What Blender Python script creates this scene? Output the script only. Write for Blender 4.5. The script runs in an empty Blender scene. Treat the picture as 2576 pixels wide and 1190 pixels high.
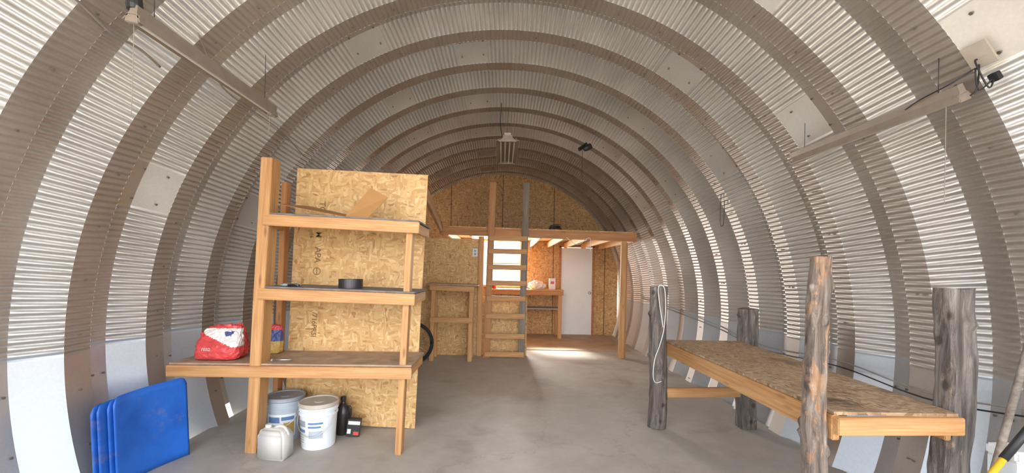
import bpy, bmesh, math, random
import numpy as np
from mathutils import Matrix, Vector, Euler, noise
random.seed(7)
C = bpy.context.scene.collection
W = {}
def T(x,y,z): return Matrix.Translation((x,y,z))
def RX(a): return Matrix.Rotation(math.radians(a),4,'X')
def RY(a): return Matrix.Rotation(math.radians(a),4,'Y')
def RZ(a): return Matrix.Rotation(math.radians(a),4,'Z')

# ------------------------------------------------------------------ materials
class NB:
    def __init__(s,name):
        s.m=bpy.data.materials.new(name); s.m.use_nodes=True
        s.t=s.m.node_tree; s.b=s.t.nodes['Principled BSDF']
        s.tc=s.t.nodes.new('ShaderNodeTexCoord')
    def n(s,ty,**kw):
        x=s.t.nodes.new(ty)
        for k,v in kw.items(): setattr(x,k,v)
        return x
    def l(s,a,b): s.t.links.new(a,b)
    def mapping(s,scale,rot=(0,0,0),src=None):
        m=s.n('ShaderNodeMapping'); m.inputs['Scale'].default_value=scale
        m.inputs['Rotation'].default_value=rot
        s.l(src or s.tc.outputs['Object'],m.inputs['Vector']); return m.outputs[0]
    def noise(s,vec,scale,detail=4,rough=.55,dist=0):
        x=s.n('ShaderNodeTexNoise'); x.inputs['Scale'].default_value=scale
        x.inputs['Detail'].default_value=detail; x.inputs['Roughness'].default_value=rough
        x.inputs['Distortion'].default_value=dist
        s.l(vec,x.inputs['Vector']); return x
    def ramp(s,fac,stops):
        r=s.n('ShaderNodeValToRGB'); e=r.color_ramp.elements
        while len(e)<len(stops): e.new(.5)
        for i,(p,c) in enumerate(stops):
            e[i].position=p; e[i].color=(c[0],c[1],c[2],1)
        s.l(fac,r.inputs[0]); return r.outputs[0]
    def mix(s,fac,a,b,mode='MIX'):
        m=s.n('ShaderNodeMix',data_type='RGBA',blend_type=mode)
        for inp,v in ((m.inputs[0],fac),(m.inputs[6],a),(m.inputs[7],b)):
            if isinstance(v,(int,float)): inp.default_value=v
            elif isinstance(v,tuple): inp.default_value=(v[0],v[1],v[2],1)
            else: s.l(v,inp)
        return m.outputs[2]
    def bump(s,h,strength,dist=.01):
        b=s.n('ShaderNodeBump'); b.inputs['Strength'].default_value=strength
        b.inputs['Distance'].default_value=dist; s.l(h,b.inputs['Height'])
        s.l(b.outputs[0],s.b.inputs['Normal'])
    def base(s,c):
        if isinstance(c,tuple): s.b.inputs['Base Color'].default_value=(c[0],c[1],c[2],1)
        else: s.l(c,s.b.inputs['Base Color'])
    def set(s,rough=.5,metal=0,**kw):
        s.b.inputs['Roughness'].default_value=rough; s.b.inputs['Metallic'].default_value=metal
        for k,v in kw.items(): s.b.inputs[k].default_value=v

def m_plain(name,c,rough=.5,metal=0,var=.12,scale=9):
    k=NB(name); n=k.noise(k.tc.outputs['Object'],scale)
    a=tuple(max(0,x*(1-var)) for x in c); b=tuple(min(1,x*(1+var)) for x in c)
    k.base(k.ramp(n.outputs[0],[(.3,a),(.7,b)])); k.set(rough,metal); return k.m
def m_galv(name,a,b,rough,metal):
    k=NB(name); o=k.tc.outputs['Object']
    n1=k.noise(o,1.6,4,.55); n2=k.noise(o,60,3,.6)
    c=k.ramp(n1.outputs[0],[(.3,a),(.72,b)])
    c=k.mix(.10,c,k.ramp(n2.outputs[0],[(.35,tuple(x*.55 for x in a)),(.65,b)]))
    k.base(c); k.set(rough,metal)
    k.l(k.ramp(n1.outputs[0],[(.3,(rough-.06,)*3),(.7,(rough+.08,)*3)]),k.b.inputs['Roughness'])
    return k.m
def m_osb(name,stops,seam=False,sc=1.0,stain=None):
    k=NB(name); o=k.tc.outputs['Object']
    d=k.noise(o,3,2); dv=k.n('ShaderNodeVectorMath',operation='MULTIPLY_ADD')
    k.l(d.outputs['Color'],dv.inputs[0]); dv.inputs[1].default_value=(.14,.14,.14); k.l(o,dv.inputs[2])
    w=dv.outputs[0]
    def vor(s3,rot):
        v=k.n('ShaderNodeTexVoronoi'); v.inputs['Scale'].default_value=sc
        k.l(k.mapping(s3,rot,w),v.inputs['Vector'])
        sp=k.n('ShaderNodeSeparateColor'); k.l(v.outputs['Color'],sp.inputs[0]); return sp.outputs[0]
    A=vor((15,52,52),(0,.6,.4)); B=vor((52,15,15),(0,-.5,-.3))
    sel=k.ramp(k.noise(o,12,2).outputs[0],[(.48,(0,0,0)),(.52,(1,1,1))])
    v=k.mix(sel,A,B)
    c=k.ramp(v,stops)
    big=k.noise(o,1.3,3)
    c=k.mix(1,c,k.ramp(big.outputs[0],[(.3,(.86,.82,.78)),(.7,(1,1,1))]),'MULTIPLY')
    if stain:
        c=k.mix(1,c,k.ramp(k.noise(o,stain,4,.6,.6).outputs[0],[(.30,(.28,.24,.22)),(.44,(1,1,1))]),'MULTIPLY')
    if seam:
        sx=k.n('ShaderNodeSeparateXYZ'); k.l(o,sx.inputs[0])
        md=k.n('ShaderNodeMath',operation='PINGPONG'); k.l(sx.outputs[0],md.inputs[0]); md.inputs[1].default_value=.61
        c=k.mix(1,c,k.ramp(md.outputs[0],[(.006,(.25,.2,.15)),(.012,(1,1,1))]),'MULTIPLY')
    k.base(c); k.set(.58); k.bump(v,.15,.003); return k.m
def m_wood(name,a,b,c3,rough=.6,sc=(1.3,26,26)):
    k=NB(name); o=k.tc.outputs['Object']
    g=k.noise(k.mapping(sc),1,6,.6,.6)
    g2=k.noise(k.mapping((3,90,90)),1,3)
    c=k.ramp(g.outputs[0],[(.28,a),(.5,b),(.72,c3)])
    c=k.mix(.3,c,k.ramp(g2.outputs[0],[(.35,a),(.65,c3)]))
    kn=k.n('ShaderNodeTexVoronoi'); k.l(k.mapping((2.4,9,9)),kn.inputs['Vector']); kn.inputs['Scale'].default_value=1
    c=k.mix(k.ramp(kn.outputs['Distance'],[(.06,(.75,.75,.75)),(.16,(0,0,0))]),c,(.20,.08,.03))
    k.base(c); k.set(rough); k.bump(g2.outputs[0],.2,.003); return k.m
def m_log(name,barkc,woodc,lo,hi):
    k=NB(name); o=k.tc.outputs['Object']
    g=k.noise(k.mapping((2.2,16,16)),1.4,7,.7,.8)
    bark=k.ramp(g.outputs[0],[(.3,barkc[0]),(.5,barkc[1]),(.7,barkc[2])])
    f=k.noise(k.mapping((5,14,14)),1.3,6,.7,.5)
    fine=k.noise(k.mapping((3,60,60)),1,3)
    wood=k.ramp(fine.outputs[0],[(.3,woodc[0]),(.7,woodc[1])])
    c=k.mix(k.ramp(f.outputs[0],[(lo,(0,0,0)),(hi,(1,1,1))]),bark,wood)
    kn=k.n('ShaderNodeTexVoronoi'); k.l(k.mapping((6,8,8)),kn.inputs['Vector']); kn.inputs['Scale'].default_value=1
    c=k.mix(k.ramp(kn.outputs['Distance'],[(.10,(.8,.8,.8)),(.2,(0,0,0))]),c,(.045,.033,.027))
    k.base(c); k.set(.85); k.bump(g.outputs[0],.9,.03); return k.m
def m_concrete():
    k=NB('concrete'); o=k.tc.outputs['Object']
    n=k.noise(o,.55,5,.6); n2=k.noise(o,5,8,.7); n3=k.noise(o,120,2)
    c=k.ramp(n.outputs[0],[(.3,(.36,.325,.285)),(.5,(.44,.405,.36)),(.72,(.53,.49,.44))])
    c=k.mix(.25,c,k.ramp(n2.outputs[0],[(.35,(.29,.26,.23)),(.65,(.58,.54,.49))]))
    st=k.noise(o,1.7,3,.5,.4)
    c=k.mix(1,c,k.ramp(st.outputs[0],[(.26,(.72,.68,.64)),(.44,(1,1,1))]),'MULTIPLY')
    v=k.n('ShaderNodeTexVoronoi',feature='DISTANCE_TO_EDGE'); v.inputs['Scale'].default_value=.3
    wd=k.n('ShaderNodeVectorMath',operation='MULTIPLY_ADD'); k.l(k.noise(o,2.5,5,.7).outputs['Color'],wd.inputs[0]); wd.inputs[1].default_value=(.7,.7,.7); k.l(o,wd.inputs[2])
    k.l(wd.outputs[0],v.inputs['Vector'])
    c=k.mix(1,c,k.ramp(v.outputs['Distance'],[(.0006,(.84,.82,.80)),(.0022,(1,1,1))]),'MULTIPLY')
    k.base(c); k.set(.55); k.bump(n3.outputs[0],.12,.003); return k.m
M={}
M['galv']=m_galv('galvanised_corrugated',(.60,.58,.555),(.76,.745,.72),.38,.78)
M['galvdark']=m_galv('galvanised_crest_shaded',(.41,.37,.335),(.51,.47,.43),.44,.65)  # rib crests: shade and brown reflection put into a darker base colour
M['galvplain']=m_galv('galvanised_plain',(.58,.555,.52),(.70,.68,.65),.40,.75)
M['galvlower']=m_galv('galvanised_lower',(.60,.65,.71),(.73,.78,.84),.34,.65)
M['concrete']=m_concrete()
M['backfloor']=m_plain('dusty_floor',(.42,.31,.225),.6,0,.2,3)
M['osb']=m_osb('osb_board',[(0,(.42,.215,.08)),(.08,(.56,.33,.13)),(.45,(.65,.405,.165)),(.8,(.73,.485,.22)),(1,(.80,.57,.30))])
M['osbback']=m_osb('osb_aged',[(0,(.32,.16,.06)),(.1,(.46,.26,.105)),(.45,(.57,.34,.145)),(.8,(.65,.41,.19)),(1,(.72,.49,.26))],True)
M['osbtop']=m_osb('osb_worn',[(0,(.19,.115,.065)),(.1,(.29,.185,.105)),(.45,(.38,.25,.145)),(.8,(.46,.32,.195)),(1,(.54,.40,.26))],sc=1.5,stain=2.2)
M['lumber']=m_wood('fir_lumber',(.37,.165,.058),(.54,.28,.108),(.68,.40,.18))
M['lumberlt']=m_wood('fresh_lumber',(.56,.32,.14),(.70,.45,.22),(.80,.58,.34))
M['lumbered']=m_wood('reddish_lumber',(.31,.12,.042),(.46,.205,.07),(.58,.30,.125))
M['greywood']=m_wood('grey_wood',(.13,.10,.08),(.23,.19,.155),(.35,.30,.26),.85)
M['log']=m_log('log_bark',[(.05,.043,.04),(.17,.145,.13),(.36,.32,.29)],[(.26,.17,.11),(.42,.32,.23)],.60,.68)
M['logred']=m_log('log_peeled',[(.055,.045,.04),(.21,.16,.13),(.44,.37,.32)],[(.34,.16,.075),(.56,.37,.24)],.54,.62)
M['black']=m_plain('black_plastic',(.02,.02,.022),.45)
M['darkmetal']=m_plain('dark_metal',(.06,.06,.065),.4,.6)
M['boltmetal']=m_plain('bolt_metal',(.26,.24,.22),.4,.6)
M['white']=m_plain('white_paint',(.75,.76,.76),.4,0,.05)
M['lampmetal']=m_plain('lamp_housing',(.32,.265,.22),.45,.3)
M['tube']=m_plain('fluorescent_tube',(.66,.64,.60),.2,0,.03)
M['door']=m_plain('door_paint',(.84,.86,.88),.45,0,.04,2)
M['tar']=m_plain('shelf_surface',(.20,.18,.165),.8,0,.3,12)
M['shelfwood']=m_plain('brown_shelf_board',(.42,.29,.20),.7,0,.25,6)
M['card']=m_plain('cardboard',(.43,.225,.08),.75,0,.08,4)
M['carddark']=m_plain('cardboard_inner',(.33,.17,.06),.8,0,.1,4)
M['cord']=m_plain('white_cord',(.8,.8,.78),.5,0,.04)
M['string']=m_plain('grey_string',(.28,.25,.22),.8,0,.1)
M['steel']=m_plain('bright_steel',(.62,.62,.6),.35,.9)
M['ground']=m_plain('dry_ground',(.50,.42,.32),.9,0,.25,1.5)
M['red']=m_plain('red_bag_plastic',(.62,.065,.065),.35,0,.15)
M['bagwhite']=m_plain('white_bag_plastic',(.80,.72,.70),.35,0,.08)
M['bagblue']=m_plain('blue_print',(.06,.09,.26),.35,0,.1)
M['yellow']=m_plain('yellow_paint',(.75,.48,.03),.45,0,.1)
M['gold']=m_plain('gold_label',(.55,.36,.10),.45,0,.2,40)
M['greyplastic']=m_plain('grey_plastic',(.30,.33,.36),.45,0,.08)
M['bluegrey']=m_plain('blue_grey_plastic',(.42,.48,.55),.4,0,.06)
M['lid']=m_plain('dusty_lid',(.50,.44,.37),.6,0,.15)
M['bucketwhite']=m_plain('bucket_white',(.76,.80,.84),.4,0,.05)
M['labelblue']=m_plain('label_blue',(.12,.22,.42),.4,0,.2,30)
M['ink']=m_plain('stamp_ink',(.20,.125,.055),.8,0,.4,60)
M['rubber']=m_plain('rubber',(.02,.02,.02),.7)
k=NB('blue_plastic'); o=k.tc.outputs['Object']
c=k.ramp(k.noise(o,2.5,5,.6,.3).outputs[0],[(.35,(.014,.10,.47)),(.6,(.02,.16,.66))])
c=k.mix(k.ramp(k.noise(k.mapping((3,3,4)),1.8,6,.7).outputs[0],[(.58,(0,0,0)),(.74,(.42,.42,.42))]),c,(.30,.24,.24))
k.base(c); k.set(.36); M['blue']=k.m
k=NB('jug_plastic'); k.base((.78,.75,.70)); k.set(.35,0); k.b.inputs['Transmission Weight'].default_value=.25; M['jug']=k.m
k=NB('black_brown_bottle'); k.base((.03,.026,.026)); k.set(.25); M['bottle']=k.m

# ------------------------------------------------------------------ helpers
def add(name,me,mats,M_=None,parent=None,label=None,smooth=False,**kw):
    ob=bpy.data.objects.new(name,me); C.objects.link(ob)
    if mats is not None:
        for m in (mats if isinstance(mats,(list,tuple)) else [mats]):
            me.materials.append(M[m] if isinstance(m,str) else m)
    M_=M_ or Matrix.Identity(4); W[ob]=M_
    if parent is not None:
        ob.parent=parent; ob.matrix_parent_inverse=W[parent].inverted()
    ob.matrix_basis=M_
    if smooth and me: me.shade_smooth()
    if label: ob['label']=label
    for a,v in kw.items(): ob[a]=v
    return ob
def thing(name,label,cat,loc,group=None):
    e=bpy.data.objects.new(name,None); C.objects.link(e); e.empty_display_size=.1
    e.location=loc; W[e]=T(*loc); e['label']=label; e['category']=cat
    if group: e['group']=group
    return e
def bm_mesh(bm,name='m'):
    me=bpy.data.meshes.new(name); bmesh.ops.recalc_face_normals(bm,faces=bm.faces); bm.to_mesh(me); bm.free(); return me
def boxmesh(sx,sy,sz,bev=.003,taper=None):
    bm=bmesh.new(); bmesh.ops.create_cube(bm,size=1); bmesh.ops.scale(bm,vec=(sx,sy,sz),verts=bm.verts)
    if bev: bmesh.ops.bevel(bm,geom=list(bm.edges),offset=min(bev,min(sx,sy,sz)*.3),segments=2,affect='EDGES')
    return bm_mesh(bm)
def box(name,size,loc,mat,parent=None,rot=None,bev=.003,**kw):
    m=T(*loc)
    if rot is not None: m=m@rot
    return add(name,boxmesh(*size,bev),mat,m,parent,**kw)
def beam(name,p0,p1,w,h,mat,parent=None,**kw):
    """lumber from p0 to p1 (centre line); w = width across, h = height"""
    p0=Vector(p0);p1=Vector(p1);d=p1-p0;L=d.length;x=d.normalized()
    up=Vector((0,0,1)) if abs(x.z)<.9 else Vector((0,1,0))
    y=up.cross(x).normalized(); z=x.cross(y)
    R=Matrix((x,y,z)).transposed().to_4x4()
    return add(name,boxmesh(L,w,h,.004),mat,T(*((p0+p1)/2))@R,parent,**kw)
def lathe(prof,n=32,cap=True):
    bm=bmesh.new(); rings=[]
    for r,z in prof:
        rings.append([bm.verts.new((r*math.cos(2*math.pi*i/n),r*math.sin(2*math.pi*i/n),z)) for i in range(n)])
    for a,b in zip(rings,rings[1:]):
        for i in range(n): bm.faces.new((a[i],a[(i+1)%n],b[(i+1)%n],b[i]))
    if cap: bm.faces.new(rings[0][::-1]); bm.faces.new(rings[-1])
    return bm_mesh(bm)
def crom(P,seg=8):
    P=[Vector(p) for p in P]
    if len(P)<3: return P
    Q=[P[0]*2-P[1]]+P+[P[-1]*2-P[-2]]; out=[]
    for i in range(1,len(Q)-2):
        for s in range(seg):
            t=s/seg; a,b,c,d=Q[i-1:i+3]
            out.append(.5*((2*b)+(c-a)*t+(2*a-5*b+4*c-d)*t*t+(3*b-a-3*c+d)*t**3))
    out.append(P[-1]); return out
def sweepmesh(P,r,n=8,smooth=True,seg=8):
    P=crom(P,seg) if smooth else [Vector(p) for p in P]
    bm=bmesh.new(); rings=[]; u=None
    for i,p in enumerate(P):
        t=(P[min(i+1,len(P)-1)]-P[max(i-1,0)]).normalized()
        if u is None: u=t.orthogonal().normalized()
        u=(u-t*u.dot(t)).normalized(); v=t.cross(u)
        rr=r(i/(len(P)-1)) if callable(r) else r
        rings.append([bm.verts.new(p+(u*math.cos(2*math.pi*k/n)+v*math.sin(2*math.pi*k/n))*rr) for k in range(n)])
    for a,b in zip(rings,rings[1:]):
        for k in range(n): bm.faces.new((a[k],a[(k+1)%n],b[(k+1)%n],b[k]))
    bm.faces.new(rings[0][::-1]); bm.faces.new(rings[-1])
    return bm_mesh(bm)
def sweep(name,P,r,mat,parent=None,n=8,smooth=True,seg=8,**kw):
    o=Vector(P[0]); return add(name,sweepmesh([Vector(p)-o for p in P],r,n,smooth,seg),mat,T(*o),parent,smooth=True,**kw)
def merge(meshes):
    bm=bmesh.new()
    for me,mt,mi in meshes:
        n0=len(bm.faces); tmp=me.copy(); tmp.transform(mt); bm.from_mesh(tmp); bm.faces.ensure_lookup_table()
        for f in bm.faces[n0:]: f.material_index=mi
        bpy.data.meshes.remove(tmp)
    me=bpy.data.meshes.new('j'); bm.to_mesh(me); bm.free(); return me
def text(name,s,size,Mx,mat,parent,bold=0,**kw):
    cu=bpy.data.curves.new('t','FONT'); cu.body=s; cu.size=size; cu.extrude=.0003; cu.align_x='CENTER'; cu.align_y='CENTER'; cu.offset=bold
    ob=bpy.data.objects.new('t',cu); C.objects.link(ob); dg=bpy.context.evaluated_depsgraph_get()
    me=bpy.data.meshes.new_from_object(ob.evaluated_get(dg)); bpy.data.objects.remove(ob); me.materials.clear()
    return add(name,me,mat,Mx,parent,**kw)
def logmesh(p0,p1,r0,r1,square=False,seed=0,knots=6,n=24,rough=1):
    p0=Vector(p0);p1=Vector(p1);L=(p1-p0).length; rnd=random.Random(seed)
    K=[(rnd.uniform(.08,.95),rnd.uniform(0,6.28)) for _ in range(knots)]
    bm=bmesh.new(); rings=[]; N=90
    for i in range(N+1):
        t=i/N; x=t*L; ring=[]
        for k in range(n):
            a=2*math.pi*k/n; r=r0+(r1-r0)*t
            if square:
                q=min(1/max(abs(math.cos(a)),1e-3),1/max(abs(math.sin(a)),1e-3)); r*=q*.96 if q<1.28 else 1.2
            r*=1+rough*(.09*noise.noise(Vector((math.cos(a)*1.2,math.sin(a)*1.2,x*4+seed*7)))+.07*noise.noise(Vector((math.cos(a)*4,math.sin(a)*4,x*14+seed))))
            for kt,ka in K:
                da=(a-ka+math.pi)%(2*math.pi)-math.pi
                r+=.02*math.exp(-((x-kt*L)/.02)**2-(da*r0/.02)**2)
            bx=.012*math.sin(t*5+seed); by=.01*math.sin(t*4+2*seed)
            xx=x+(0 if 0<i<N else (.012*noise.noise(Vector((a,seed,3)))))
            ring.append(bm.verts.new((xx,r*math.cos(a)+bx*t*(1-t)*4,r*math.sin(a)+by*t*(1-t)*4)))
        rings.append(ring)
    for a,b in zip(rings,rings[1:]):
        for k in range(n): bm.faces.new((a[k],b[k],b[(k+1)%n],a[(k+1)%n]))
    bm.faces.new(rings[0]); bm.faces.new(rings[-1][::-1])
    return bm_mesh(bm)
def log(name,p0,p1,r0,r1,parent,square=False,seed=0,mat='log',knots=6,rough=1,**kw):
    x=(Vector(p1)-Vector(p0)).normalized(); y=Vector((0,1,0)).cross(x).normalized(); z=x.cross(y)
    R=Matrix((x,z.cross(x),z)).transposed().to_4x4()
    return add(name,logmesh(p0,p1,r0,r1,square,seed,knots,rough=rough),mat,T(*p0)@R,parent,smooth=not square,**kw)

# ------------------------------------------------------------------ arched shell
R0,CZ=2.78,.95; PER=.61; Y0=.83; NP=15; DEP=.125; YB=9.9
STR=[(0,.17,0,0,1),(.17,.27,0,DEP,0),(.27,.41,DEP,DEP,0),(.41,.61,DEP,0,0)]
RP=.0150
fine=np.arange(-1.60,1.6001,RP/6)
cb=np.linspace(math.radians(110.4),1.6,13)[:-1]
PH=np.concatenate([-cb,fine,cb[::-1]])
EVEN=[-26,34]; ODD=[-67,-7,53]
def rip(k,patch=True):
    w=np.where(np.abs(PH)<1.59,1.0,0.0)
    if patch:
        for c in (EVEN if k%2==0 else ODD):
            w=np.where(np.abs(PH-math.radians(c))<math.radians(3.4),0.0,w)
    return w
def shell(name,i0,i1,leak=()):
    V=[];F=[];MI=[]; base=0; ph=PH[i0:i1+1]; n=len(ph)
    for k in range(NP):
        for si,(a,b,da,db,mi) in enumerate(STR):
            wk=rip(k,mi==0)[i0:i1+1]
            y0=Y0+k*PER+a
            if y0>YB: continue
            cols=[(0,.15),(.14,1),(.86,1),(1,.15)]
            for t,am in cols:
                y=min(Y0+k*PER+a+(b-a)*t,YB+.02); d=da+(db-da)*t
                r=R0+d+.009*(1 if mi==0 else .6)*am*wk*np.sin(ph*(2*math.pi/RP))
                V.append(np.stack([r*np.sin(ph),np.full(n,y),CZ+r*np.cos(ph)],1))
            idx=base+np.arange(n-1)
            for c in range(3):
                q=np.stack([idx+c*n,idx+(c+1)*n,idx+(c+1)*n+1,idx+c*n+1],1)
                pl=(wk[:-1]==0)
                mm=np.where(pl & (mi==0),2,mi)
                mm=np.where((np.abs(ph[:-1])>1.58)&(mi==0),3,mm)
                if si==2 and k in leak:
                    q=q[2:]; mm=mm[2:]
                F.append(q); MI.append(mm)
            base+=4*n
    V=np.concatenate(V);F=np.concatenate(F);MI=np.concatenate(MI)
    me=bpy.data.meshes.new(name); me.vertices.add(len(V)); me.vertices.foreach_set('co',V.ravel())
    me.loops.add(len(F)*4); me.loops.foreach_set('vertex_index',F.ravel().astype(np.int32))
    me.polygons.add(len(F)); me.polygons.foreach_set('loop_start',np.arange(0,len(F)*4,4,dtype=np.int32))
    me.polygons.foreach_set('material_index',MI.astype(np.int32)); me.update(calc_edges=True); me.validate()
    me.shade_smooth()
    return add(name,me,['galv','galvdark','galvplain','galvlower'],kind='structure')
iL=int(np.searchsorted(PH,math.radians(-48))); iR=int(np.searchsorted(PH,math.radians(48)))
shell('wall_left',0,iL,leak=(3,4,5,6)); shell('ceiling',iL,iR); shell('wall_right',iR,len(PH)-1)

bm=bmesh.new()
def bolt(ph,y,r,s=.009):
    m=Matrix.Rotation(ph,4,'Y'); p=Vector((r*math.sin(ph),y,CZ+r*math.cos(ph)))
    bmesh.ops.create_cone(bm,cap_ends=True,segments=6,radius1=s,radius2=s*.7,depth=.012,matrix=T(*p)@m)
for k in range(NP):
    for side in (-1,1):
        for a in np.arange(4,110,7.5 if k<9 else 12):
            bolt(side*math.radians(a+k%2*2),Y0+k*PER+.085,R0-.009,.008)
    for c in (EVEN if k%2==0 else ODD):
        for da in (-2.3,2.3):
            for yy in (.29,.39):
                bolt(math.radians(c+da),Y0+k*PER+yy,R0+DEP-.006,.009)
            bolt(math.radians(c+da),Y0+k*PER+.52,R0+DEP*.4-.006,.009)
    for side in (-1,1):
        for a in (95,102):
            for yy in (.30,.38): bolt(side*math.radians(a),Y0+k*PER+yy,R0+DEP-.006,.009)
add('bolt',bm_mesh(bm),'boltmetal',kind='stuff',label='steel bolt heads along seams of the arched metal panels',category='bolts')

# floor, ground
box('floor',(5.3,10.5,.12),(0,4.72,-.06),'concrete',kind='structure',bev=0)
box('floor_back',(2.75,2.0,.012),(1.1,8.88,.006),'backfloor',kind='structure',bev=0)
bm=bmesh.new(); bmesh.ops.create_grid(bm,x_segments=2,y_segments=2,size=40); add('ground',bm_mesh(bm),'ground',T(0,5,-.09),kind='structure')
# back wall with openings
WX0,WX1,WZ0,WZ1=-.45,.45,1.13,2.2; DX0,DX1,DZ1=1.40,2.15,2.07
xs=sorted(set([round(v,3) for v in np.arange(-2.75,2.751,.05)]+[WX0,WX1,DX0,DX1]))
V=[];F=[]
RW=R0+.05
def top(x): return CZ+math.sqrt(max(RW*RW-x*x,0))
def quad(x0,x1,a0,a1,b0,b1):
    i=len(V); V.extend([(x0,0,a0),(x1,0,a1),(x1,0,b1),(x0,0,b0)]); F.append((i,i+1,i+2,i+3))
for x0,x1 in zip(xs,xs[1:]):
    xm=(x0+x1)/2
    lo0=lo1=0
    if abs(xm)>2.61: lo0=lo1=max(CZ-math.sqrt(max(RW*RW-xm*xm,0)),0)
    if WX0<xm<WX1: quad(x0,x1,0,0,WZ0,WZ0); quad(x0,x1,WZ1,WZ1,top(x0),top(x1))
    elif DX0<xm<DX1: quad(x0,x1,DZ1,DZ1,top(x0),top(x1))
    else: quad(x0,x1,lo0,lo1,top(x0),top(x1))
me=bpy.data.meshes.new('wb'); me.from_pydata(V,[],F); bmx=bmesh.new(); bmx.from_mesh(me); bmesh.ops.remove_doubles(bmx,verts=bmx.verts,dist=1e-4); bmx.to_mesh(me); bmx.free()
add('wall_back',me,'osbback',T(0,YB,0),kind='structure')
w1=merge([(boxmesh(.94,.10,.05),T(0,0,WZ0),0),(boxmesh(.94,.10,.05),T(0,0,WZ1),0),(boxmesh(.05,.10,1.07),T(WX0,0,1.665),0),(boxmesh(.05,.10,1.07),T(WX1,0,1.665),0),(boxmesh(.86,.03,.03),T(0,0,1.66),0)])
add('window_1',w1,'lumberlt',T(0,YB,0),kind='structure')
d=box('door_1',(.74,.045,2.05),(1.775,YB+.01,1.035),'door',kind='structure')
add('handle',lathe([(.03,0),(.03,.01),(.012,.015),(.012,.04),(.028,.05),(.03,.07),(.02,.08)],16),'steel',T(2.08,YB-.015,1.0)@RX(90),d,smooth=True,label='steel door knob')
add('trim_1',merge([(boxmesh(.05,.03,2.1),T(1.385,0,1.05),0),(boxmesh(.05,.03,2.1),T(2.168,0,1.05),0),(boxmesh(.83,.03,.05),T(1.776,0,2.095),0)]),'lumbered',T(0,YB-.02,0),kind='structure')

# partition under the loft
box('wall_partition',(2.1,.02,2.04),(-1.40,7.32,1.02),'osb',kind='structure')
box('wall_ladder',(.80,.02,1.03),(.06,7.36,.515),'osb',kind='structure')
o=thing('wall_outlet','white duplex electrical outlet on the strand board partition','outlet',(-.47,7.30,1.80))
box('cover_plate',(.085,.008,.14),(-.47,7.305,1.80),'white',o)
for dz in (-.028,.028): box('socket',(.035,.006,.035),(-.47,7.300,1.80+dz),'greyplastic',o)

# loft
L=thing('loft','timber storage loft with reddish front beam, joists and post','loft',(.6,7.2,0))
beam('beam',(-1.09,7.22,2.17),(2.32,7.22,2.10),.04,.14,'lumbered',L)
beam('beam',(-.76,4.05,2.24),(-1.05,7.18,2.20),.04,.14,'lumber',L)
for i,x in enumerate(np.arange(-.95,2.3,.405)):
    beam('joist',(x,7.25,2.13-.017*x),(x,9.87,2.13-.017*x),.038,.12,'lumberlt',L)
box('deck',(3.36,2.6,.018),(.6,8.57,2.22),'osb',L,RY(1.0))
beam('post',(2.10,7.27,0),(2.12,7.27,2.03),.09,.06,'lumber',L)
beam('post',(2.17,7.34,0),(2.18,7.34,2.02),.05,.05,'lumbered',L)
beam('post',(-.37,7.27,0),(-.36,7.27,2.08),.09,.038,'lumber',L)
# ladder
L=thing('ladder','wooden loft ladder with flat plank rungs on two rails','ladder',(.08,7.13,0))
beam('rail',(-.24,7.14,0),(-.17,7.14,3.0),.11,.04,'lumbered',L)
beam('rail',(.36,7.14,0),(.40,7.14,3.0),.11,.04,'greywood',L)
for z in (.07,.38,.72,1.02,1.28,1.55,1.82,2.04):
    f=z/3; beam('rung',(-.27+.07*f,7.10,z),(.40+.04*f,7.10,z-.004),.03,.085,'lumber',L)
# tall stand
S=thing('work_stand','tall narrow lumber stand with flat top and middle rail','stand',(-.82,6.85,0))
for x in (-1.12,-.50):
    beam('leg',(x,6.80,0),(x+.02,6.80,1.23),.07,.038,'lumber',S); beam('leg',(x,7.14,0),(x,7.14,1.23),.07,.038,'lumber',S)
beam('rail',(-1.16,6.76,1.20),(-.44,6.76,1.18),.03,.085,'lumber',S)
beam('rail',(-1.15,6.76,.68),(-.46,6.76,.67),.03,.085,'lumber',S)
box('top',(.84,.44,.02),(-.79,6.96,1.25),'shelfwood',S,RY(.9))
for x in (-1.12,-.5): beam('brace',(x-.02,6.80,.68),(x-.02,7.16,.68),.03,.085,'lumber',S)
# back bench
S=thing('work_bench','lumber bench with lower shelf against the strand board wall','bench',(.6,9.5,0))
box('top',(1.6,.62,.03),(.58,9.52,1.07),'lumber',S)
beam('rail',(-.2,9.20,1.01),(1.37,9.20,1.01),.035,.085,'lumbered',S)
box('shelf',(1.5,.55,.02),(.58,9.52,.66),'greyplastic',S)
for x in (-.18,1.3):
    for y in (9.24,9.76): beam('leg',(x,y,0.012),(x,y,1.05),.085,.04,'lumber',S)
b=thing('plastic_bag','crumpled white plastic bag on the lumber bench','bag',(.82,9.42,1.085))
bm=bmesh.new(); bmesh.ops.create_icosphere(bm,subdivisions=4,radius=1)
for v in bm.verts:
    v.co*=1+.25*noise.noise(v.co*2.5)+.1*noise.noise(v.co*7); v.co=Vector((v.co.x*.19,v.co.y*.12,max(v.co.z*.11+.08,0)))
add('body',bm_mesh(bm),'bagwhite',T(.80,9.42,1.087),b)
bx=thing('small_carton','small white carton standing on the lumber bench','box',(1.14,9.4,1.085))
box('body',(.14,.1,.25),(1.14,9.4,1.212),'bagwhite',bx); box('print',(.08,.004,.06),(1.14,9.348,1.24),'red',bx)
cp=thing('red_cup','red plastic cup on the lumber bench','cup',(-.13,9.4,1.085))
add('body',lathe([(.05,0),(.065,.17),(.068,.175),(.062,.175),(.055,.02)],24),'red',T(-.16,9.4,1.087),cp,smooth=True)
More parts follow.
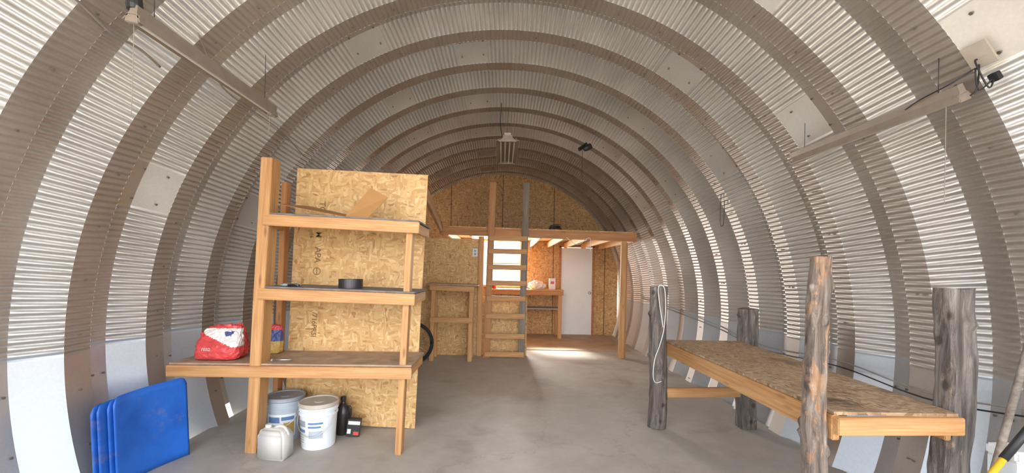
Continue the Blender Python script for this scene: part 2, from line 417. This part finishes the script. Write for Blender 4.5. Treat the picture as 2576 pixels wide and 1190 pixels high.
# bicycle wheel
Bw=thing('bicycle_wheel','black bicycle wheel leaning by the partition','wheel',(-1.42,6.55,0))
cx,cy,cz=-1.38,6.55,.335
ring=[(cx+.31*math.cos(a),cy,cz+.31*math.sin(a)) for a in np.linspace(0,2*math.pi,41)]
sweep('tire',ring,.024,'rubber',Bw,10,False)
ring=[(cx+.285*math.cos(a),cy,cz+.285*math.sin(a)) for a in np.linspace(0,2*math.pi,41)]
sweep('rim',ring,.011,'darkmetal',Bw,8,False)
add('spokes',merge([(sweepmesh([Vector((.015,0,0)),Vector((.28,0,0))],.0015,5,False),RY(a),0) for a in range(0,360,15)]),'steel',T(cx,cy,cz),Bw)
add('hub',lathe([(.012,-.05),(.02,-.03),(.014,0),(.02,.03),(.012,.05)],12),'steel',T(cx,cy,cz)@RX(90),Bw,smooth=True)

# ------------------------------------------------------------------ OSB sheet
MS=T(-.785,3.90,.002)@RY(2.0)
sh=add('strand_board_sheet',boxmesh(1.22,.012,2.37,.001),'osb',MS@T(-.61,0,1.185),None,label='large upright strand board sheet with ink stamps behind the shelves',category='board')
def stamp(s,size,z,dx=0): text('stamp',s,size,MS@T(-.99+dx,-.0070,z)@RX(90)@RZ(-90),'ink',sh,bold=.0008)
stamp('TC',.08,2.02,.02); stamp('M',.075,1.76); stamp('APA',.08,1.57)
stamp('24',.045,2.0,-.055); stamp('16',.045,1.75,-.065)
stamp('/716PRSI',.065,.92); stamp('APA',.04,.50,-.02)
bm=bmesh.new()
vs=[[bm.verts.new((rr*math.cos(a),0,rr*math.sin(a))) for a in np.linspace(0,2*math.pi,33)[:-1]] for rr in (.029,.036)]
for i in range(32): bm.faces.new((vs[0][i],vs[0][(i+1)%32],vs[1][(i+1)%32],vs[1][i]))
q=[bm.verts.new(p) for p in ((-.004,0,-.03),(.004,0,-.03),(.004,0,.03),(-.004,0,.03))]; bm.faces.new(q)
add('stamp',bm_mesh(bm),'ink',MS@T(-.99,-.0070,1.42),sh)
# shelf unit
S=thing('shelf_unit','rough lumber shelf unit with three shelves and tall corner post','shelf',(-1.4,3.55,0))
beam('post',(-1.975,3.385,0),(-1.885,3.385,2.36),.09,.135,'lumber',S,label='tall heavy corner post')
beam('post',(-.806,3.385,0),(-.74,3.385,1.86),.05,.095,'lumber',S)
beam('post',(-2.065,3.865,0),(-2.005,3.865,2.27),.05,.085,'lumbered',S)
def shelf(x0,x1,zl,zr,mat):
    beam('front_rail',(x0,3.32,zl-.05),(x1,3.32,zr-.05),.038,.089,'lumber',S)
    a=math.degrees(math.atan2(zl-zr,x1-x0))
    box('shelf_board',(x1-x0-.01,.55,.014),((x0+x1)/2,3.60,(zl+zr)/2+.004),mat,S,RY(a))
    beam('side_rail',(x1-.03,3.34,zr-.05),(x1-.03,3.86,zr-.05),.03,.08,'lumber',S)
    beam('side_rail',(-2.0,3.45,zl-.05),(-2.02,3.83,zl-.05),.03,.08,'lumber',S)
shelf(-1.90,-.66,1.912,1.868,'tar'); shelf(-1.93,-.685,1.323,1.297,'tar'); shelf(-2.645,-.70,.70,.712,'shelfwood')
cb_=thing('cardboard','folded brown cardboard flap lying on the top shelf','cardboard',(-1.5,3.6,1.93))
def sheet(name,pts,mat,parent,th=.004):
    bm=bmesh.new(); vs=[bm.verts.new(p) for p in pts]; f=bm.faces.new(vs); f.normal_update(); nrm=f.normal.copy()
    r=bmesh.ops.extrude_face_region(bm,geom=[f])
    for v in [g for g in r['geom'] if isinstance(g,bmesh.types.BMVert)]: v.co+=nrm*th
    return add(name,bm_mesh(bm),mat,None,parent)
sheet('flap',[(-1.80,3.34,1.99),(-1.27,3.34,1.90),(-1.20,3.62,1.92),(-1.72,3.70,2.03)],'carddark',cb_)
sheet('flap',[(-1.275,3.38,1.905),(-1.10,3.40,1.895),(-.985,3.58,2.10),(-1.13,3.56,2.175)],'card',cb_)
rg=thing('metal_collar','short black metal duct collar on the middle shelf','collar',(-1.30,3.52,1.32))
add('body',lathe([(.098,0),(.098,.075),(.094,.075),(.094,0)],36,False),'darkmetal',T(-1.27,3.52,1.322),rg)
gl=thing('work_glove','dark crumpled work glove lying on the shelf','glove',(-1.76,3.45,1.33))
bm=bmesh.new(); bmesh.ops.create_icosphere(bm,subdivisions=3,radius=1)
for v in bm.verts: v.co*=1+.3*noise.noise(v.co*2); v.co=Vector((v.co.x*.05,v.co.y*.045,max(0,v.co.z*.014+.01)))
add('palm',bm_mesh(bm),'greyplastic',T(-1.78,3.45,1.332),gl,smooth=True)
for i in range(4): sweep('finger',[(-1.75,3.42+i*.02,1.341),(-1.71,3.415+i*.022,1.346),(-1.67,3.40+i*.028,1.339)],lambda t:.009-.002*t,'greyplastic' if i%2 else 'darkmetal',gl)
pw=thing('steel_bolt','loose steel bolt lying on the lower shelf','bolt',(-1.83,3.42,.73))
sweep('shank',[(-1.86,3.42,.726),(-1.72,3.44,.726)],.007,'steel',pw,8,False)
add('head',lathe([(.014,0),(.014,.012)],6),'steel',T(-1.872,3.418,.727)@RY(90),pw)
# feed bags
def bagmesh(sx,sy,sz,fn,seed=0,slump=0):
    bm=bmesh.new(); bmesh.ops.create_cube(bm,size=2); bmesh.ops.subdivide_edges(bm,edges=list(bm.edges),cuts=40,use_grid_fill=True)
    for v in bm.verts:
        x,y,z=v.co; u=(z+1)/2
        p=6.0; nrm=(abs(x)**p+abs(y)**p+abs(z)**p)**(1/p); x,y,z=x/nrm,y/nrm,z/nrm
        th=(1-.65*max(0,u-.3)/.7)
        wv=1+.07*noise.noise(Vector((x*2+seed,y*2,z*3)))+.05*noise.noise(Vector((x*5,y*5,z*6+seed)))+.035*noise.noise(Vector((x*11,y*11,z*11+seed)))
        X=x*sx*wv*(1-slump*u); v.co=Vector((X+slump*.75*sx*u,y*sy*th*wv,(z+1)*sz/2*wv*(1+.12*x*slump*2)))
    me=bm_mesh(bm)
    for p in me.polygons: p.material_index=fn(p.center.x/sx,p.center.y/sy,p.center.z/sz)
    return me
def rf(x,y,z):
    if y>0: return 0
    if abs(x-.50)<.20 and .72<z<.85 and abs(x-.5)<.2*(z-.62)/.23+.04: return 2
    if z>.58-.30*(x-.1) and z>.40 and z<.93: return 1
    return 0
bg=thing('feed_bag','crumpled red and white feed bag slumped on the shelf','bag',(-2.33,3.52,.715))
add('body',bagmesh(.185,.12,.275,rf,3,.2),['red','bagwhite','bagblue'],T(-2.335,3.50,.716)@RZ(4),bg,smooth=True)
text('print','FEED',.032,T(-2.38,3.374,.81)@RZ(4)@RX(78),'bagwhite',bg)
bg=thing('product_bag','small yellow and blue product bag standing behind the post','bag',(-2.05,3.72,.715))
add('body',bagmesh(.09,.05,.25,lambda x,y,z:1 if z<.45 else (2 if z>.85 else 0),9),['bagblue','gold','red'],T(-2.045,3.735,.716),bg,smooth=True)

# ------------------------------------------------------------------ buckets etc.
def bucket(x,y,body,lidm,label,lab):
    b=thing('bucket',label,'bucket',(x,y,0)); n=48
    add('body',lathe([(.128,.0),(.132,.004),(.146,.27),(.153,.272),(.153,.282),(.147,.284),(.149,.31),(.156,.312),(.156,.322),(.150,.324),(.152,.352)],n),body,T(x,y,0),b)
    add('lid',lathe([(.157,.340),(.161,.345),(.161,.368),(.155,.374),(.146,.372),(.143,.364),(.04,.362),(.035,.366),(.03,.366)],n),lidm,T(x,y,0),b)
    sweep('handle',[(x-.152,y-.03,.30),(x-.13,y-.10,.20),(x-.05,y-.153,.13),(x+.05,y-.155,.13),(x+.13,y-.10,.20),(x+.152,y-.03,.30)],.0028,'steel',b)
    def band(a0,a1,z0,z1,mat,off=.0015):
        V=[];k=16
        for i in range(k+1):
            a=math.radians(a0+(a1-a0)*i/k)
            for z in (z0,z1):
                r=.132+.014*z/.27+off; V.append((r*math.cos(a),r*math.sin(a),z))
        F=[(2*i,2*i+2,2*i+3,2*i+1) for i in range(k)]
        me=bpy.data.meshes.new('b'); me.from_pydata(V,[],F); add('label',me,mat,T(x,y,0),b)
    for q in lab: band(*q)
    return b
lines=[(-146,-118,z,z+.006,'greyplastic',.003) for z in (.06,.08,.10,.12)]
bucket(-1.52,3.52,'bucketwhite','lid','white plastic bucket with dusty snap lid and printed label',[(-150,-50,.04,.25,'white'),(-148,-110,.19,.24,'greyplastic',.003),(-100,-54,.215,.23,'labelblue',.003),(-100,-60,.185,.20,'labelblue',.003),(-148,-112,.145,.17,'labelblue',.003),(-98,-54,.10,.16,'bluegrey',.003)]+lines)
bucket(-1.875,3.66,'bluegrey','greyplastic','blue grey plastic bucket with lid and gold printed label',[(-130,-30,.05,.24,'bucketwhite'),(-68,-34,.06,.17,'gold',.003),(-120,-80,.17,.22,'labelblue',.003),(-75,-35,.19,.22,'labelblue',.003)])
jg=thing('plastic_jug','translucent square plastic jug with handle and cap','jug',(-1.745,3.26,0))
JM=T(-1.745,3.265,0)@Matrix.Scale(.90,4)
bm=bmesh.new(); bmesh.ops.create_cube(bm,size=1)
bmesh.ops.scale(bm,vec=(.25,.16,.22),verts=bm.verts); bmesh.ops.translate(bm,vec=(0,0,.11),verts=bm.verts)
tf=[f for f in bm.faces if f.normal.z>.9]
r=bmesh.ops.extrude_face_region(bm,geom=tf); vs=[v for v in r['geom'] if isinstance(v,bmesh.types.BMVert)]
for v in vs: v.co=Vector((v.co.x*.72-.015,v.co.y*.6,.262))
bmesh.ops.delete(bm,geom=tf,context='FACES_ONLY')
bmesh.ops.bevel(bm,geom=list(bm.edges),offset=.018,segments=4,affect='EDGES')
add('body',bm_mesh(bm),'jug',JM@RZ(-8),jg,smooth=True)
add('cap',lathe([(.026,0),(.026,.022),(.022,.026)],20),'white',JM@T(-.065,.005,.258),jg)
add('handle',sweepmesh([(-.005,0,.255),(.035,-.005,.275),(.085,-.01,.262),(.12,-.01,.20)],.013),'jug',JM,jg,smooth=True)
bt=thing('bottle','black plastic oil bottle standing against the board','bottle',(-1.405,3.76,0))
add('body',lathe([(.055,0),(.062,.008),(.062,.19),(.055,.23),(.028,.27),(.02,.285),(.02,.30)],28),'bottle',T(-1.405,3.76,0),bt,smooth=True)
add('cap',lathe([(.024,0),(.024,.03),(.02,.034)],18),'black',T(-1.405,3.76,.30),bt)
sweep('handle',[(-1.36,3.75,.25),(-1.335,3.75,.235),(-1.335,3.75,.17),(-1.35,3.75,.15)],.009,'bottle',bt)
ct=thing('carton','small red and black carton leaning beside the bottle','box',(-1.29,3.72,0))
MC=T(-1.285,3.70,.083)@RZ(12)@RY(7)
add('body',boxmesh(.115,.06,.15,.003),'black',MC,ct)
add('print',boxmesh(.10,.002,.03,0),'bagwhite',MC@T(0,-.031,.045),ct); add('print',boxmesh(.045,.002,.03,0),'red',MC@T(.025,-.031,-.045),ct); add('print',boxmesh(.03,.002,.04,0),'bagwhite',MC@T(-.035,-.031,-.03),ct)

# blue curved sheets
def bluesheet(a,b,sag,h,lab):
    a=Vector(a);b=Vector(b);d=b-a;nx=Vector((-d.y,d.x)).normalized()
    if nx.x>0: nx=-nx
    bm=bmesh.new(); n=32; rows=12; g=[]
    for i in range(n+1):
        t=i/n; col=[]; p=a+d*t+nx*sag*math.sin(math.pi*t)
        e=min(t,1-t)*d.length; rr=.05
        cut=rr-math.sqrt(max(rr*rr-(rr-e)**2,0)) if e<rr else 0
        zt=h*(1+.02*t)-cut
        for j in range(rows+1):
            s=j/rows; col.append(bm.verts.new((p.x-.035*s,p.y,.003+zt*s)))
        g.append(col)
    for i in range(n):
        for j in range(rows): bm.faces.new((g[i][j],g[i+1][j],g[i+1][j+1],g[i][j+1]))
    ob=add('blue_plastic_sheet',bm_mesh(bm),'blue',None,None,label=lab,category='plastic sheet',group='curved blue plastic sheets against the metal wall',smooth=True)
    m=ob.modifiers.new('s','SOLIDIFY'); m.thickness=.006; m.offset=0
    return ob
bluesheet((-2.52,2.76),(-2.43,3.285),.035,.60,'scuffed curved blue plastic sheet, outermost of the leaning stack')
for i in range(1,4): bluesheet((-2.52-.014*i,2.76-.026*i-(.03 if i>1 else 0)),(-2.43-.022*i,3.27-.03*i),.035,.59-.006*i,'curved blue plastic sheet stacked behind others against metal wall')

# ------------------------------------------------------------------ log-post bench
S=thing('log_post_workbench','workbench with strand board top on four rough log posts','workbench',(1.95,3.05,0))
log('post',(1.53,4.05,0),(1.53,4.05,1.36),.084,.078,S,seed=1)
log('post',(1.53,2.035,0),(1.555,2.035,1.585),.054,.045,S,seed=2,mat='logred',knots=16,rough=1.8,label='tall slim knotty reddish brown log post')
log('post',(2.415,4.08,0),(2.41,4.08,1.16),.078,.076,S,True,seed=3)
log('post',(2.265,2.10,0),(2.275,2.10,1.44),.062,.062,S,True,seed=4)
bm=bmesh.new(); f=bm.faces.new([bm.verts.new(p) for p in ((-.355,-1.055,0),(.24,-1.055,0),(.385,1.03,0),(-.355,1.03,0))])
r=bmesh.ops.extrude_face_region(bm,geom=[f])
for v in [g for g in r['geom'] if isinstance(g,bmesh.types.BMVert)]: v.co.z+=.016
add('top',bm_mesh(bm),'osbtop',T(1.955,3.05,.828),S)
beam('rail',(1.615,2.00,.765),(1.615,4.10,.765),.038,.12,'lumber',S)
beam('rail',(2.175,2.02,.765),(2.315,4.08,.765),.03,.12,'lumber',S)
beam('rail',(1.60,1.985,.780),(2.20,1.985,.790),.038,.082,'lumber',S)
beam('rail',(1.6,4.10,.765),(2.34,4.10,.765),.038,.12,'lumber',S)
beam('crossbar',(1.60,4.04,.34),(2.35,4.06,.35),.04,.09,'lumber',S)
c1=sweep('extension_cable',[(1.535,3.945,.98),(1.50,3.95,1.20),(1.485,3.95,1.34),(1.51,3.96,1.38),(1.545,3.95,1.34),(1.555,3.945,1.15),(1.54,3.945,.95),(1.50,3.94,.80),(1.46,3.94,.68),(1.447,3.94,.53),(1.47,3.94,.46),(1.53,3.945,.47)],.004,'cord',None)
c1['label']='white extension cable draped over a log post'; c1['category']='cable'

# ------------------------------------------------------------------ fluorescent lights
def shop_light(x,y0,y1,z,w,ntube,label,roll=0):
    Lg=y1-y0; ym=(y0+y1)/2; e=thing('fluorescent_light',label,'light',(x,ym,z))
    MM=T(x,ym,z)@RY(roll)
    prof=[(-w/2,-.035),(-w/2,-.028),(-w*.22,.01),(-w*.2,.045),(w*.2,.045),(w*.22,.01),(w/2,-.028),(w/2,-.035),(w*.22,.0),(-w*.22,.0)]
    bm=bmesh.new()
    A=[bm.verts.new((a,-Lg/2,b)) for a,b in prof]; B=[bm.verts.new((a,Lg/2,b)) for a,b in prof]
    for i in range(len(prof)): j=(i+1)%len(prof); bm.faces.new((A[i],A[j],B[j],B[i]))
    bm.faces.new(A); bm.faces.new(B[::-1])
    add('housing',bm_mesh(bm),'lampmetal',MM,e)
    for i in range(ntube):
        dx=(i-(ntube-1)/2)*w*.8/max(ntube,1)
        add('tube',lathe([(.012,-Lg/2+.03),(.0127,-Lg/2+.04),(.0127,Lg/2-.04),(.012,Lg/2-.03)],14),'tube',MM@T(dx,0,-.022)@RX(90),e,smooth=True)
    for s in (-1,1): add('socket',boxmesh(w*.8,.03,.04),'lampmetal',MM@T(0,s*(Lg/2-.015),-.02),e)
    for s in (-.8,.8):
        yy=ym+s*Lg/2; zt=CZ+math.sqrt((R0)**2-x*x)
        if zt-z>.08: sweep('chain',[(x,yy,z+.04),(x,yy,zt-.005)],.002,'darkmetal',e,6,False)
    return e
e=shop_light(-1.79,2.0,3.24,2.69,.085,1,'long single tube fluorescent strip hanging near the curved metal wall',12)
sweep('pull_cord',[(-1.80,2.02,2.66),(-1.81,2.03,2.45),(-1.815,2.03,2.22)],.0016,'string',e)
sweep('pull_cord',[(-1.74,3.1,2.66),(-1.75,3.1,2.45)],.0016,'string',e)
add('plug',lathe([(.03,0),(.035,.02),(.03,.07),(.015,.09)],14),'black',T(-1.80,2.02,2.72),e)
sweep('lead',[(-1.80,2.02,2.79),(-1.76,2.05,2.86),(-1.70,2.1,2.95)],.005,'black',e)
e=shop_light(2.22,2.02,3.20,2.39,.075,1,'long single tube fluorescent strip mounted along the curved metal wall',-25)
sweep('pull_cord',[(2.2,2.08,2.36),(2.2,2.08,2.1),(2.2,2.08,1.86)],.0016,'string',e)
e=shop_light(.05,5.65,6.87,3.28,.31,4,'wide four tube shop light hanging from the ceiling')
sweep('power_lead',[(-.02,5.75,3.32),(-.05,5.6,3.45),(-.04,5.5,3.70)],.005,'black',e)
box('junction_box',(.09,.08,.04),(.05,5.72,3.35),'lid',e)
e=thing('spot_lamp','small black spot lamp bracket fixed to the metal ceiling','lamp',(1.19,6.2,3.38))
beam('bracket',(1.10,6.1,3.28),(1.24,6.25,3.41),.03,.05,'black',e)
add('lamp_head',lathe([(.03,0),(.045,.05),(.045,.10),(.04,.12)],18),'black',T(1.19,6.2,3.31)@RY(60),e)
sweep('pull_cord',[(1.17,6.2,3.33),(1.165,6.2,3.1),(1.17,6.2,2.86)],.003,'darkmetal',e)
e=sweep('wire_hook',[(2.40,4.57,2.50),(2.385,4.57,2.3),(2.385,4.57,2.06),(2.40,4.57,2.02),(2.42,4.57,2.06),(2.425,4.57,2.3),(2.41,4.57,2.49)],.004,'darkmetal'); e['label']='long dark wire loop hanging on the curved wall'; e['category']='wire hook'

def onhull(deg,y,off=.02):
    a=math.radians(deg); r=R0-off; return (r*math.sin(a),y,CZ+r*math.cos(a))
def cable(name,pts,r,mat,label,cat='cable'):
    o=sweep(name,pts,r,mat); o['label']=label; o['category']=cat; return o
cable('conduit',[onhull(-48.5,1.7),onhull(-48.8,1.99),onhull(-49.9,2.23),onhull(-49.8,2.4),onhull(-50.4,2.57)],.008,'steel','flexible metal conduit running across the ribs')
cable('power_cable',[onhull(-44,2.6,.02),onhull(-46.5,2.85,.03),onhull(-48.4,3.11,.04),onhull(-48.9,3.85,.04),onhull(-51,4.52,.04),onhull(-49,4.75,.10),onhull(-44,4.9,.06),onhull(-40.3,5.0,.02)],.0055,'string','thin grey power cable sagging along the metal wall')
for i,(dz,mt) in enumerate([(0,'string'),(.8,'black')]):
    cable('wall_cable',[onhull(88+dz,8.2),onhull(90+dz*1.1,6.8,.03),onhull(92+dz,5.4,.02),onhull(94+dz,4.4,.03),onhull(93+dz*1.2,3.4,.02),onhull(94+dz,2.6,.03),onhull(91+dz,1.7,.02)],.005,mt,('black' if mt=='black' else 'grey')+' cable clipped low along the curved metal wall')
e=thing('junction_box','small electrical cover plate with black cords on metal wall','junction box',onhull(57,1.97,.05))
p=Vector(onhull(54.5,1.98,.02)); box('plate',(.12,.11,.008),p,'lid',e,RY(54.5))
q=Vector(onhull(57,1.95,.05)); box('box',(.04,.035,.03),q,'black',e,RY(57))
sweep('lead',[q,q+Vector((-.04,.03,-.05)),q+Vector((-.07,.02,.03)),q+Vector((-.04,.05,.06)),q+Vector((-.10,.10,.01)),q+Vector((-.12,.25,-.02)),q+Vector((-.06,.42,-.03))],.0035,'black',e)
sweep('lead',[q,q+Vector((-.03,-.0,-.05)),q+Vector((-.06,.03,.08)),q+Vector((-.02,.05,.09)),q+Vector((-.05,.03,-.04)),q+Vector((-.06,.05,-.07))],.0035,'black',e)

# ------------------------------------------------------------------ poles and box
o=sweep('wooden_pole',[(2.02,1.84,.0),(2.56,1.91,1.75)],.014,'greywood',None,12,False); o['label']='weathered grey wooden pole leaning against the wall'; o['category']='pole'
e=thing('handled_tool','long tool with black and yellow handle leaning on the wall','tool',(1.5,1.72,0))
sweep('handle',[(1.50,1.70,.03),(2.08,1.72,.75)],.012,'yellow',e,12,False)
sweep('grip',[(2.08,1.72,.75),(2.25,1.725,.95)],.015,'black',e,12,False)
sweep('handle',[(2.25,1.725,.95),(2.60,1.75,1.38)],.012,'yellow',e,12,False)
e=thing('storage_box','white plastic box standing by the post','box',(2.45,1.95,0))
box('body',(.22,.12,.66),(2.45,1.94,.33),'bucketwhite',e); box('lid',(.24,.13,.05),(2.45,1.94,.686),'white',e,bev=.01)

e=thing('wire_coil','dark coil of wire lying on the loft deck','coil',(.95,7.4,2.25))
sweep('coil',[(.95+.12*math.cos(a)*(1-.02*a),7.5+.1*math.sin(a),2.25+.004*a) for a in np.linspace(0,18,60)],.008,'black',e,6,False)
for i,(a,b,dz) in enumerate([(-.25,.45,.05),(1.1,1.5,.12)]):
    o=sweep('string',[(a,7.18,2.08),((a+b)/2,7.17,2.08-dz),(b,7.18,2.08),(b+.02,7.17,1.85)],.005,'cord'); o['label']='white string hanging from the loft beam'; o['category']='string'

# ------------------------------------------------------------------ light
w=bpy.data.worlds.new('World'); bpy.context.scene.world=w; w.use_nodes=True
bg=w.node_tree.nodes['Background']; bg.inputs[0].default_value=(.84,.91,1,1); bg.inputs[1].default_value=3.1
def lamp(kind,name,Mx,energy,color,**kw):
    l=bpy.data.lights.new(name,kind); l.energy=energy; l.color=color
    for k,v in kw.items(): setattr(l,k,v)
    o=bpy.data.objects.new(name,l); C.objects.link(o); o.matrix_world=Mx; return o
sd=Vector((1.05,-2.0,-1.75)).normalized()
lamp('SUN','sun',sd.to_track_quat('-Z','Y').to_matrix().to_4x4(),24,(1,.93,.82),angle=.16)
fd=Vector((.0,1,-.10)).normalized()
lamp('SUN','front_fill_sun',fd.to_track_quat('-Z','Y').to_matrix().to_4x4(),2.7,(1,.96,.91),angle=1.0)  # second, soft sun added as indoor fill through the open front
lamp('AREA','window_daylight',T(0,YB+.25,1.7)@RX(-90),230,(1,.98,.95),shape='RECTANGLE',size=1.0,size_y=1.1)

# ------------------------------------------------------------------ camera
cd=bpy.data.cameras.new('camera'); cam=bpy.data.objects.new('camera',cd); C.objects.link(cam)
cd.sensor_width=36; cd.sensor_fit='HORIZONTAL'; cd.lens=1050/2576*36; cd.shift_x=26/2576; cd.shift_y=86/2576; cd.clip_start=.03
cam.matrix_world=T(0,0,1.49)@RX(90)@RZ(1.0)
bpy.context.scene.camera=cam
bpy.context.scene.view_settings.view_transform='Standard'
